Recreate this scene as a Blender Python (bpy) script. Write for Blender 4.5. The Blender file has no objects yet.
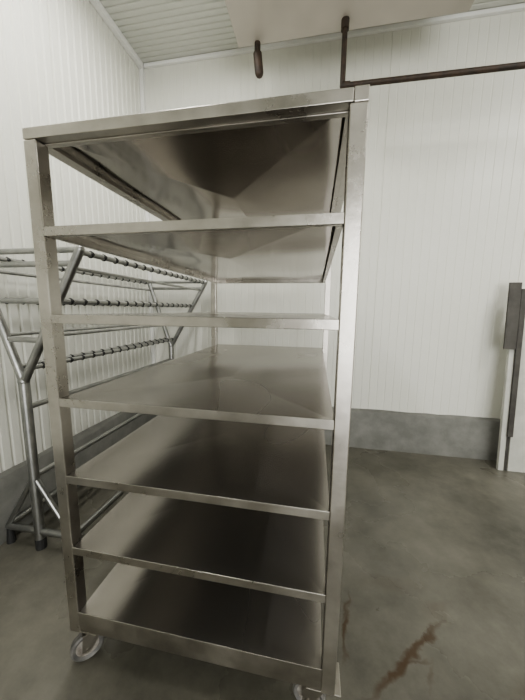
import bpy, bmesh, math, random
from mathutils import Vector, Matrix
random.seed(4)
D=bpy.data
H=1.31
try: bpy.context.scene.view_settings.look='AgX - Medium High Contrast'
except Exception as e: print(e)
# ---------------------------------------------------------------- materials
def mat(name, col, rough=.5, metal=0., bump=0., bscale=20., col2=None, cscale=3., rough2=None, stretch=(1,1,1), spec=None, bdist=.01, det=6, bdet=3):
    m=D.materials.new(name); m.use_nodes=True
    nt=m.node_tree; N=nt.nodes; L=nt.links
    b=N['Principled BSDF']
    b.inputs['Base Color'].default_value=(*col,1); b.inputs['Roughness'].default_value=rough
    b.inputs['Metallic'].default_value=metal
    if spec is not None: b.inputs['Specular IOR Level'].default_value=spec
    tc=N.new('ShaderNodeTexCoord'); mp=N.new('ShaderNodeMapping'); mp.inputs['Scale'].default_value=stretch
    L.new(tc.outputs['Object'],mp.inputs['Vector'])
    if col2 or rough2 is not None:
        n=N.new('ShaderNodeTexNoise'); n.inputs['Scale'].default_value=cscale; n.inputs['Detail'].default_value=det
        n.inputs['Roughness'].default_value=.6
        L.new(mp.outputs[0],n.inputs['Vector'])
        if col2:
            r=N.new('ShaderNodeValToRGB'); r.color_ramp.elements[0].color=(*col,1); r.color_ramp.elements[1].color=(*col2,1)
            r.color_ramp.elements[0].position=.35; r.color_ramp.elements[1].position=.68
            L.new(n.outputs['Fac'],r.inputs[0]); L.new(r.outputs[0],b.inputs['Base Color'])
        if rough2 is not None:
            k=N.new('ShaderNodeMapRange'); k.inputs[1].default_value=.35;k.inputs[2].default_value=.65
            k.inputs[3].default_value=rough;k.inputs[4].default_value=rough2
            L.new(n.outputs['Fac'],k.inputs[0]); L.new(k.outputs[0],b.inputs['Roughness'])
    if bump:
        n2=N.new('ShaderNodeTexNoise'); n2.inputs['Scale'].default_value=bscale; n2.inputs['Detail'].default_value=bdet
        L.new(mp.outputs[0],n2.inputs['Vector'])
        bp=N.new('ShaderNodeBump'); bp.inputs['Strength'].default_value=bump; bp.inputs['Distance'].default_value=bdist
        L.new(n2.outputs['Fac'],bp.inputs['Height']); L.new(bp.outputs[0],b.inputs['Normal'])
    return m
M_frame=mat('brushed_stainless',(.41,.39,.36),.24,1,bump=.05,bscale=30,col2=(.60,.575,.535),cscale=6,rough2=.38)
M_sheet=mat('stainless_sheet',(.42,.395,.37),.10,1,bump=.7,bscale=2.6,col2=(.50,.475,.445),cscale=1.5,rough2=.17,bdist=.018,det=1,bdet=0)
M_top=mat('satin_shelf_sheet',(.38,.36,.335),.20,.88,bump=.8,bscale=3.2,col2=(.46,.435,.405),cscale=2,rough2=.28,bdist=.018,det=1,bdet=0,stretch=(1,.6,1))
M_tube=mat('tube_steel',(.34,.345,.34),.36,1,col2=(.48,.48,.47),cscale=12)
M_dark=mat('dark_rubber',(.03,.03,.03),.6)
M_pipe=mat('dark_pipe',(.025,.020,.016),.6,.1,col2=(.07,.045,.03),cscale=15)
M_wall=mat('white_panel',(.73,.73,.67),.38,0,col2=(.77,.77,.71),cscale=1.3,rough2=.5)
M_ceil=mat('ceiling_panel',(.58,.59,.54),.45,0,col2=(.62,.62,.58),cscale=1.5)
M_trim=mat('white_trim',(.82,.82,.80),.4)
M_curb=mat('concrete_curb',(.17,.17,.155),.7,0,bump=.4,bscale=18,col2=(.25,.25,.23),cscale=6)
M_evap=mat('painted_drip_tray',(.40,.37,.325),.35,0,col2=(.50,.465,.415),cscale=1.6,rough2=.5,det=3)
M_evap2=mat('evaporator_casing',(.62,.62,.60),.4)
M_fin=mat('dark_fan',(.04,.04,.045),.5)
M_caster=mat('grey_caster_rubber',(.10,.10,.095),.5,col2=(.2,.19,.18),cscale=30)
M_hub=mat('grimy_hub',(.38,.36,.33),.4,col2=(.16,.14,.12),cscale=40)
M_base=mat('grimy_stainless',(.34,.32,.29),.32,1,bump=.08,bscale=40,col2=(.52,.495,.45),cscale=7,rough2=.46)
M_lean=mat('leaning_panel_grey',(.50,.50,.46),.5,col2=(.60,.60,.55),cscale=10)
M_leand=mat('leaning_dark',(.05,.045,.04),.5,col2=(.09,.085,.075),cscale=8)
def emis(name,col,s):
    m=D.materials.new(name); m.use_nodes=True; b=m.node_tree.nodes['Principled BSDF']
    b.inputs['Base Color'].default_value=(.9,.9,.9,1)
    b.inputs['Emission Color'].default_value=(*col,1); b.inputs['Emission Strength'].default_value=s
    return m
M_tubeL=emis('fill_lamp_tube',(1,.98,.93),8)  # glow for the tubes of the added ceiling fixtures
def floor_mat():
    m=D.materials.new('wet_concrete_floor'); m.use_nodes=True; nt=m.node_tree;N=nt.nodes;L=nt.links
    b=N['Principled BSDF']; tc=N.new('ShaderNodeTexCoord')
    n=N.new('ShaderNodeTexNoise'); n.inputs['Scale'].default_value=2.0;n.inputs['Detail'].default_value=12;n.inputs['Roughness'].default_value=.70
    L.new(tc.outputs['Object'],n.inputs['Vector'])
    r=N.new('ShaderNodeValToRGB'); e=r.color_ramp.elements
    e[0].position=.34;e[0].color=(.095,.092,.075,1);e[1].position=.66;e[1].color=(.205,.195,.162,1)
    L.new(n.outputs['Fac'],r.inputs[0])
    nd=N.new('ShaderNodeTexNoise'); nd.inputs['Scale'].default_value=14; nd.inputs['Detail'].default_value=6
    L.new(tc.outputs['Object'],nd.inputs['Vector'])
    vs=N.new('ShaderNodeVectorMath'); vs.operation='SUBTRACT'; vs.inputs[1].default_value=(.5,.5,.5); L.new(nd.outputs['Color'],vs.inputs[0])
    vm=N.new('ShaderNodeVectorMath'); vm.operation='SCALE'; vm.inputs['Scale'].default_value=.09; L.new(vs.outputs[0],vm.inputs[0])
    va=N.new('ShaderNodeVectorMath'); va.operation='ADD'; L.new(tc.outputs['Object'],va.inputs[0]); L.new(vm.outputs[0],va.inputs[1])
    cur=r.outputs[0]
    for (x0,y0,x1,y1,w,a) in [(.28,.90,.43,1.04,.010,.9),(.42,1.02,.53,1.13,.010,.85),(.36,.98,.44,1.0,.006,.6),(.165,1.00,.185,1.13,.007,.85),(.17,1.12,.19,1.2,.005,.6),(.45,.93,.47,.98,.008,.35),(.55,1.2,.62,1.25,.02,.2),(.3,1.3,.5,1.32,.03,.15),(.7,.9,.8,1.0,.03,.2)]:
        c=Vector(((x0+x1)/2,(y0+y1)/2,0)); ang=math.atan2(y1-y0,x1-x0); hl=math.hypot(x1-x0,y1-y0)/2
        mp=N.new('ShaderNodeMapping'); mp.vector_type='TEXTURE'; mp.inputs['Location'].default_value=c
        mp.inputs['Rotation'].default_value=(0,0,ang); mp.inputs['Scale'].default_value=(hl*1.2,w,1)
        L.new(va.outputs[0],mp.inputs['Vector'])
        sc=N.new('ShaderNodeVectorMath'); sc.operation='MULTIPLY'; sc.inputs[1].default_value=(1,1,0); L.new(mp.outputs[0],sc.inputs[0])
        ln=N.new('ShaderNodeVectorMath'); ln.operation='LENGTH'; L.new(sc.outputs[0],ln.inputs[0])
        mr=N.new('ShaderNodeMapRange'); mr.inputs[1].default_value=1.9;mr.inputs[2].default_value=.5;mr.inputs[3].default_value=0;mr.inputs[4].default_value=a
        L.new(ln.outputs['Value'],mr.inputs[0])
        mx=N.new('ShaderNodeMixRGB'); mx.inputs[2].default_value=(.070,.038,.015,1)
        L.new(mr.outputs[0],mx.inputs[0]); L.new(cur,mx.inputs[1]); cur=mx.outputs[0]
    L.new(cur,b.inputs['Base Color'])
    n3=N.new('ShaderNodeTexNoise'); n3.inputs['Scale'].default_value=1.3; n3.inputs['Detail'].default_value=8; L.new(tc.outputs['Object'],n3.inputs['Vector'])
    k=N.new('ShaderNodeMapRange'); k.inputs[1].default_value=.42;k.inputs[2].default_value=.58;k.inputs[3].default_value=.22;k.inputs[4].default_value=.50
    L.new(n3.outputs['Fac'],k.inputs[0]);L.new(k.outputs[0],b.inputs['Roughness'])
    bp=N.new('ShaderNodeBump');bp.inputs['Strength'].default_value=.22;bp.inputs['Distance'].default_value=.008
    L.new(nd.outputs['Fac'],bp.inputs['Height']);L.new(bp.outputs[0],b.inputs['Normal'])
    return m
M_floor=floor_mat()
# ---------------------------------------------------------------- mesh helpers
def box(bm,x0,x1,y0,y1,z0,z1):
    v=[bm.verts.new(p) for p in [(x0,y0,z0),(x1,y0,z0),(x1,y1,z0),(x0,y1,z0),(x0,y0,z1),(x1,y0,z1),(x1,y1,z1),(x0,y1,z1)]]
    for f in [(0,3,2,1),(4,5,6,7),(0,1,5,4),(1,2,6,5),(2,3,7,6),(3,0,4,7)]: bm.faces.new([v[i] for i in f])
def tube(bm,a,b,r,seg=14,r2=None):
    a=Vector(a);b=Vector(b);d=b-a
    mt=Matrix.Translation((a+b)/2)@d.to_track_quat('Z','Y').to_matrix().to_4x4()
    bmesh.ops.create_cone(bm,cap_ends=True,segments=seg,radius1=r,radius2=r if r2 is None else r2,depth=d.length,matrix=mt)
def ball(bm,c,r):
    bmesh.ops.create_uvsphere(bm,u_segments=12,v_segments=8,radius=r,matrix=Matrix.Translation(c))
def obj(name,bm,m,parent=None,bev=0,smooth=False,recalc=True):
    me=D.meshes.new(name)
    if recalc: bmesh.ops.recalc_face_normals(bm,faces=bm.faces)
    bm.to_mesh(me); bm.free()
    o=D.objects.new(name,me); bpy.context.collection.objects.link(o); me.materials.append(m)
    if parent: o.parent=parent
    if bev:
        b=o.modifiers.new('bevel','BEVEL'); b.width=bev; b.segments=2; b.limit_method='ANGLE'
    if smooth:
        for p in me.polygons: p.use_smooth=True
        try:
            me.set_sharp_from_angle(angle=math.radians(40))
        except Exception: pass
    return o
def empty(name,loc=(0,0,0)):
    e=D.objects.new(name,None); bpy.context.collection.objects.link(e); e.empty_display_size=.1; return e
# ---------------------------------------------------------------- room
XL,XR,YB,YF,ZC=-1.72,4.2,2.78,-4.0,3.58
bm=bmesh.new(); box(bm,XL-.1,XR+.1,YF-.1,YB+.1,-.1,0); obj('floor',bm,M_floor)
def ribbed(name,length,height,m,place,pitch=.0625,depth=.0025,seam=1.0,seamd=.006,sw=.006,gw=.006):
    pts=[(0,0)]
    n=int(length/pitch)
    for i in range(1,n+1):
        u=i*pitch
        isS=abs((u/seam)-round(u/seam))<1e-4
        w,dd=(max(sw,gw),seamd) if isS else (gw,depth)
        if u+w>=length: break
        pts+= [(u-w,0),(u-w*.4,dd),(u+w*.4,dd),(u+w,0)]
    pts.append((length,0))
    bm=bmesh.new()
    lo=[bm.verts.new(place(p[0],p[1],0)) for p in pts]; hi=[bm.verts.new(place(p[0],p[1],height)) for p in pts]
    for i in range(len(pts)-1): bm.faces.new([lo[i],lo[i+1],hi[i+1],hi[i]])
    T=.08
    a=bm.verts.new(place(0,T,0));b=bm.verts.new(place(length,T,0));c=bm.verts.new(place(length,T,height));d=bm.verts.new(place(0,T,height))
    bm.faces.new([a,b,c,d]); bm.faces.new([lo[0],hi[0],d,a]); bm.faces.new([lo[-1],b,c,hi[-1]])
    return obj(name,bm,m)
ribbed('wall_back',XR-XL,ZC,M_wall,lambda u,d,h:(XL+u,YB+d,h),depth=.0022,seamd=.005,pitch=.07,seam=1.12)
ribbed('wall_left',YB-YF,ZC,M_wall,lambda u,d,h:(XL-d,YB-u,h),depth=.013,gw=.011,seamd=.018)
ribbed('wall_right',YB-YF,ZC,M_wall,lambda u,d,h:(XR+d,YF+u,h))
ribbed('ceiling',YB-YF,XR-XL,M_ceil,lambda u,d,h:(XL+h,YF+u,ZC+d),depth=.008,pitch=.05,gw=.008)
bm=bmesh.new()
DX0,DX1,DH=.2,3.4,2.9
box(bm,XL-.08,DX0,YF-.08,YF,0,ZC); box(bm,DX1,XR+.08,YF-.08,YF,0,ZC); box(bm,DX0,DX1,YF-.08,YF,DH,ZC); obj('wall_front',bm,M_wall)
bm=bmesh.new(); box(bm,DX0-.08,DX0,YF-.1,YF+.03,0,DH+.08); box(bm,DX1,DX1+.08,YF-.1,YF+.03,0,DH+.08); box(bm,DX0,DX1,YF-.1,YF+.03,DH,DH+.08); obj('trim_door',bm,M_trim,bev=.005)
bm=bmesh.new(); box(bm,XL,XL+.035,YB-.035,YB,.38,ZC); obj('trim_corner',bm,M_trim,bev=.004)
bm=bmesh.new(); box(bm,XL,XL+.045,YF,YB-.035,ZC-.045,ZC); obj('trim_ceiling_left',bm,M_trim,bev=.004)
bm=bmesh.new(); box(bm,XL+.045,XR,YB-.03,YB,ZC-.03,ZC); obj('trim_ceiling_back',bm,M_trim,bev=.004)
def curb(name,a,b,inward,wid,h):
    bm=bmesh.new(); a=Vector(a);b=Vector(b);inw=Vector(inward); n=60
    prof=[(0,0),(wid,0),(wid*.95,h*.93),(wid*.7,h),(0,h+.012)]
    rows=[]
    for i in range(n+1):
        p=a.lerp(b,i/n); rows.append([bm.verts.new(p+inw*(q[0]+(random.uniform(-.003,.003) if 0<k<4 else 0))+Vector((0,0,q[1]+(random.uniform(-.004,.004) if k>1 else 0)))) for k,q in enumerate(prof)])
    for i in range(n):
        for k in range(4): bm.faces.new([rows[i][k],rows[i][k+1],rows[i+1][k+1],rows[i+1][k]])
    return obj(name,bm,M_curb,smooth=True)
curb('baseboard_back',(XL,YB,0),(XR,YB,0),(0,-1,0),.05,.365)
curb('baseboard_left',(XL,YF,0),(XL,YB-.05,0),(1,0,0),.05,.365)
# ---------------------------------------------------------------- shelf rack
rack=empty('stainless_shelf_trolley')
x0,x1,y0,y1=-.845,.100,.75,2.27; P=.042
levels=[1.816,1.546,1.288,1.020,.752,.484,.222]
bm=bmesh.new()
for (a,b) in [(x0,y0),(x1-P,y0),(x0,y1-P),(x1-P,y1-P)]: box(bm,a,a+P,b,b+P,.135,1.784)
obj('posts',bm,M_frame,rack,bev=.003)
bm=bmesh.new(); T=.030; z=levels[0]
box(bm,x0,x1-.034,y0,y0+.03,z-T,z); box(bm,x0,x1,y1-.03,y1,z-T,z); box(bm,x0,x0+.03,y0+.03,y1-.03,z-T,z); box(bm,x1-.03,x1,y0+.03,y1-.03,z-T,z)
box(bm,x1-.033,x1,y0-.001,y0+.03,z-T-.002,z+.001)
obj('top_frame',bm,M_frame,rack,bev=.002)
for i,z in enumerate(levels):
    fl=.027 if i<6 else .048
    if i==0: a,b,c,d=x0+.03,x1-.03,y0+.03,y1-.03; z-=.006; fl=.028
    else: a,b,c,d=x0+P,x1-P,y0,y1
    bm=bmesh.new(); t=.002
    sag=[.022,.018,.008,.012,.008,.007,.007][i]
    mx,my=(a+b)/2,(c+d)/2
    hy=(b-a)*.5
    for li,off in enumerate((0,-t)):
        q=[bm.verts.new((X,Y,z+off)) for X,Y in ((a,c),(b,c),(b,d),(a,d))]
        k1=bm.verts.new((mx,c+hy*1.1,z+off-sag)); k2=bm.verts.new((mx,d-hy*1.1,z+off-sag))
        fs=[bm.faces.new([q[0],q[1],k1]),bm.faces.new([q[1],q[2],k2,k1]),bm.faces.new([q[2],q[3],k2]),bm.faces.new([q[3],q[0],k1,k2])]
        for f in fs:
            f.material_index=li
            if li: f.normal_flip()
    o=obj('shelf_%d'%(i+1),bm,M_top,rack,recalc=False); o.data.materials.append(M_sheet)
    bm=bmesh.new()
    zt=z-.0005
    box(bm,a,b,c,c+.003,z-fl,zt+.001); box(bm,a,b,d-.003,d,z-fl,zt+.001)
    box(bm,a,a+.003,c+.003,d-.003,z-fl,zt); box(bm,b-.003,b,c+.003,d-.003,z-fl,zt)
    box(bm,a+.003,b-.003,c+.003,c+.018,z-fl,z-fl+.003); box(bm,a+.003,b-.003,d-.018,d-.003,z-fl,z-fl+.003)
    box(bm,a+.003,a+.018,c+.018,d-.018,z-fl,z-fl+.003); box(bm,b-.018,b-.003,c+.018,d-.018,z-fl,z-fl+.003)
    obj('shelf_rim_%d'%(i+1),bm,M_frame if i<6 else M_base,rack,bev=.0012)
def caster(k,cx,cy,rot):
    R=.054
    mt=Matrix.Translation((cx,cy,0))@Matrix.Rotation(rot,4,'Z')
    bm=bmesh.new()
    box(bm,-.035,.035,-.035,.035,.130,.136)
    tube(bm,(0,0,.118),(0,0,.131),.024,18)
    box(bm,-.022,.022,-.02,.045,.112,.118)
    for s in (-1,1):
        v=[(-.02,.114),(.045,.114),(.05,.045),(.03,.040),(.012,.055)]
        f=[bm.verts.new((s*.022-.0015,p[0],p[1])) for p in v]; g=[bm.verts.new((s*.022+.0015,p[0],p[1])) for p in v]
        bm.faces.new(f); bm.faces.new(g[::-1])
        for q in range(5): bm.faces.new([f[q],f[(q+1)%5],g[(q+1)%5],g[q]])
    tube(bm,(-.028,.032,R),(.028,.032,R),.006,10)
    bm.transform(mt); obj('caster_fork_%d'%k,bm,M_base,rack)
    bm=bmesh.new(); pr=[(.010,.038),(.016,.048),(.011,R),(-.011,R),(-.016,.048),(-.010,.038)]
    S=28; rings=[[bm.verts.new((p[0],.032+p[1]*math.cos(2*math.pi*s/S),R+p[1]*math.sin(2*math.pi*s/S))) for p in pr] for s in range(S)]
    for s in range(S):
        for q in range(6): bm.faces.new([rings[s][q],rings[s][(q+1)%6],rings[(s+1)%S][(q+1)%6],rings[(s+1)%S][q]])
    bm.transform(mt); obj('caster_tyre_%d'%k,bm,M_caster,rack,smooth=True)
    bm=bmesh.new(); tube(bm,(-.009,.032,R),(.009,.032,R),.039,24); tube(bm,(-.014,.032,R),(.014,.032,R),.014,16)
    bm.transform(mt); obj('caster_hub_%d'%k,bm,M_hub,rack)
caster(1,x0+.065,y0+.05,math.radians(135)); caster(2,x1-.045,y0+.045,math.radians(80))
caster(3,x0+.045,y1-.045,math.radians(-70)); caster(4,x1-.045,y1-.045,math.radians(60))
bm=bmesh.new()
for cx in (x0+.045,x1-.045):
    for cy in (y0+.045,y1-.045): box(bm,cx-.044,cx+.064,cy-.044,cy+.044,.1355,.1405)
box(bm,x0+P,x1-P,y0+.003,y0+.033,.141,.173); box(bm,x0+P,x1-P,y1-.033,y1-.003,.141,.173)
obj('base_plates',bm,M_base,rack,bev=.002)
# ---------------------------------------------------------------- tubular V-frame trolley
tr=empty('tubular_rail_trolley')
cxm=-1.44; r=.018
bm=bmesh.new(); ends=[1.16,2.66]
def armx(s,z): return cxm+s*(z-.93)*(.60 if s>0 else .34)
for ye in ends:
    tube(bm,(cxm,ye,.05),(cxm,ye,.95),.025)
    ball(bm,(cxm,ye,.94),.027)
    for s in (-1,1):
        tube(bm,(cxm,ye,.93),(armx(s,1.57),ye,1.57),r+.002); ball(bm,(armx(s,1.57),ye,1.57),r+.002)
        tube(bm,(cxm,ye,.42),(cxm+s*.21,ye,.10),r*.8)
    for z in (1.57,1.51,1.34,1.15): tube(bm,(armx(-1,z),ye,z),(armx(1,z),ye,z),r*.75)
    tube(bm,(cxm-.21,ye,.10),(cxm+.26,ye,.10),r)
for s in (-1,1): tube(bm,(cxm+s*.21,ends[0],.10),(cxm+s*.21,ends[1],.10),r)
tube(bm,(cxm,ends[0],.42),(cxm,ends[1],.42),r*.8)
tube(bm,(cxm,ends[0],.80),(cxm,ends[1],.80),r*.8)
obj('frame',bm,M_tube,tr,smooth=True)
bm=bmesh.new(); bm2=bmesh.new()
for s in (-1,1):
    for z in (1.56,1.34,1.01):
        x=armx(s,z)
        tube(bm,(x,ends[0]-.01,z),(x,ends[1]+.01,z),.013)
        y=ends[0]+.06
        while y<ends[1]-.04:
            tube(bm2,(x,y,z-.005),(x,y+.014,z+.005),.0155,10); y+=.085
    for z in (1.49,1.17):
        x=armx(s,z); tube(bm,(x,ends[0],z),(x,ends[1],z),.009)
obj('rails',bm,M_tube,tr,smooth=True); obj('rail_stops',bm2,M_dark,tr)
bm=bmesh.new()
for ye in ends:
    for s in (-1,1): tube(bm,(cxm+s*.2,ye,0),(cxm+s*.2,ye,.09),.022,14,.014)
    tube(bm,(cxm,ye,0),(cxm,ye,.06),.026,14)
obj('feet',bm,M_dark,tr)
# ---------------------------------------------------------------- evaporator
ev=empty('ceiling_evaporator')
ex0,ex1,ey0,ey1,ez=-.65,.91,1.72,2.365,3.26
bm=bmesh.new(); box(bm,ex0,ex1,ey0,ey1,ez,ez+.03); obj('drip_tray',bm,M_evap,ev,bev=.006)
bm=bmesh.new(); box(bm,ex0+.03,ex1-.03,ey0+.02,ey1-.02,ez+.03,ez+.28); obj('casing',bm,M_evap2,ev,bev=.006)
bm=bmesh.new()
for fx in (-.24,.52):
    for k in range(5):
        mt=Matrix.Translation((fx,ey0+.005,ez+.155))@Matrix.Rotation(math.pi/2,4,'X')
        rr=.03+.02*k
        S=32
        ring=[Vector((rr*math.cos(2*math.pi*q/S),rr*math.sin(2*math.pi*q/S),0)) for q in range(S)]
        for q in range(S): tube(bm,mt@ring[q],mt@ring[(q+1)%S],.002,5)
    tube(bm,(fx,ey0+.022,ez+.155),(fx,ey0+.010,ez+.155),.105,32)
obj('fan_guards',bm,M_fin,ev)
bm=bmesh.new()
for hx in (ex0+.1,ex1-.1):
    for hy in (ey0+.1,ey1-.1): tube(bm,(hx,hy,ez+.27),(hx,hy,ZC-.001),.006,8)
obj('hangers',bm,M_frame,ev)
bm=bmesh.new()
tube(bm,(-.50,2.345,ez),(-.50,2.345,ez-.08),.022); tube(bm,(-.50,2.345,ez-.07),(-.485,2.345,ez-.20),.032); ball(bm,(-.485,2.345,ez-.20),.031)
obj('drain_stub',bm,M_pipe,ev,smooth=True)
bm=bmesh.new(); zp=2.86
tube(bm,(.12,2.28,ez),(.12,2.28,zp),.018); tube(bm,(.12,2.28,ez-.0),(.12,2.28,ez-.06),.027); ball(bm,(.12,2.28,zp),.019)
tube(bm,(.12,2.28,zp),(XR-.05,2.30,zp-.03),.018); tube(bm,(.12,2.28,zp),(.17,2.28,zp),.023)
tube(bm,(2.9,2.30,zp-.02),(2.9,2.30,ZC-.002),.006,8)
obj('drain_pipe',bm,M_pipe,ev,smooth=True)
# ---------------------------------------------------------------- leaning pieces at right
lp=empty('leaning_door_frame')
def lean(name,m,xa,xb,z0,z1,th,off=0):
    bm=bmesh.new()
    Y=lambda z:2.56+.08*z/1.42-off
    v=[]
    for x in (xa,xb):
        for z in (z0,z1):
            v.append(bm.verts.new((x,Y(z),z))); v.append(bm.verts.new((x,Y(z)+th,z)))
    a0,a1,b0,b1,c0,c1,d0,d1=v
    for f in [(a0,b0,d0,c0),(a1,c1,d1,b1),(a0,a1,b1,b0),(c0,d0,d1,c1),(a0,c0,c1,a1),(b0,b1,d1,d0)]: bm.faces.new(f)
    return obj(name,bm,m,lp,bev=.003)
lean('strip_1',M_lean,1.55,1.59,0,1.30,.03)
lean('strip_2',M_lean,1.62,1.76,0,1.32,.03)
lean('dark_gap_strip',M_leand,1.591,1.619,0,1.30,.012,-.012)  # dark strip closing the gap between strips, stands in for its shade
lean('dark_plate',M_leand,1.50,1.585,1.02,1.55,.018,.02)
lean('dark_bar',M_leand,1.586,1.625,.30,1.50,.018,.02)
# ---------------------------------------------------------------- added fill lamps
def fill_lamp(x,y,e):  # unseen ceiling fixture, added to brighten the room
    f=empty('added_ceiling_lamp')
    bm=bmesh.new(); box(bm,x-.07,x+.07,y-.65,y+.65,ZC-.06,ZC); obj('housing',bm,M_trim,f,bev=.008)
    bm=bmesh.new()
    for s in (-1,1): tube(bm,(x+s*.035,y-.6,ZC-.078),(x+s*.035,y+.6,ZC-.078),.013)
    obj('tubes',bm,M_tubeL,f,smooth=True)
    l=D.lights.new('fill_lamp_light','AREA'); l.shape='RECTANGLE'; l.size=.14; l.size_y=1.25; l.energy=e; l.color=(1,.985,.95)
    o=D.objects.new('fill_lamp_light',l); bpy.context.collection.objects.link(o); o.location=(x,y,ZC-.1); o.parent=f
fill_lamp(2.4,.9,46); fill_lamp(-1.0,1.15,36); fill_lamp(2.4,-2,18)  # back-left one added to brighten the left wall and rack gaps
l=D.lights.new('doorway_fill','AREA'); l.shape='RECTANGLE'; l.size=DX1-DX0; l.size_y=DH; l.energy=150; l.color=(1,.99,.96)  # fill light added in the unseen front opening
o=D.objects.new('doorway_fill',l); bpy.context.collection.objects.link(o); o.location=((DX0+DX1)/2,YF-.05,DH/2); o.rotation_euler=(math.radians(90),0,0)
w=D.worlds.new('World'); bpy.context.scene.world=w; w.use_nodes=True
w.node_tree.nodes['Background'].inputs[0].default_value=(.92,.96,1,1); w.node_tree.nodes['Background'].inputs[1].default_value=1.0
# ---------------------------------------------------------------- camera
psi,th,rho=math.radians(10.5),math.radians(8.0),math.radians(.7)
F=Vector((-math.sin(psi)*math.cos(th),math.cos(psi)*math.cos(th),-math.sin(th)))
R=Vector((math.cos(psi),math.sin(psi),0)); U=R.cross(F)
R2=R*math.cos(rho)+U*math.sin(rho); U2=U*math.cos(rho)-R*math.sin(rho)
cam=D.cameras.new('camera'); co=D.objects.new('camera',cam); bpy.context.collection.objects.link(co)
m=Matrix((R2,U2,-F)).transposed().to_4x4(); m.translation=Vector((0,0,H)); co.matrix_world=m
cam.sensor_fit='HORIZONTAL'; cam.sensor_width=36; cam.lens=285/525*36; cam.clip_start=.02
bpy.context.scene.camera=co
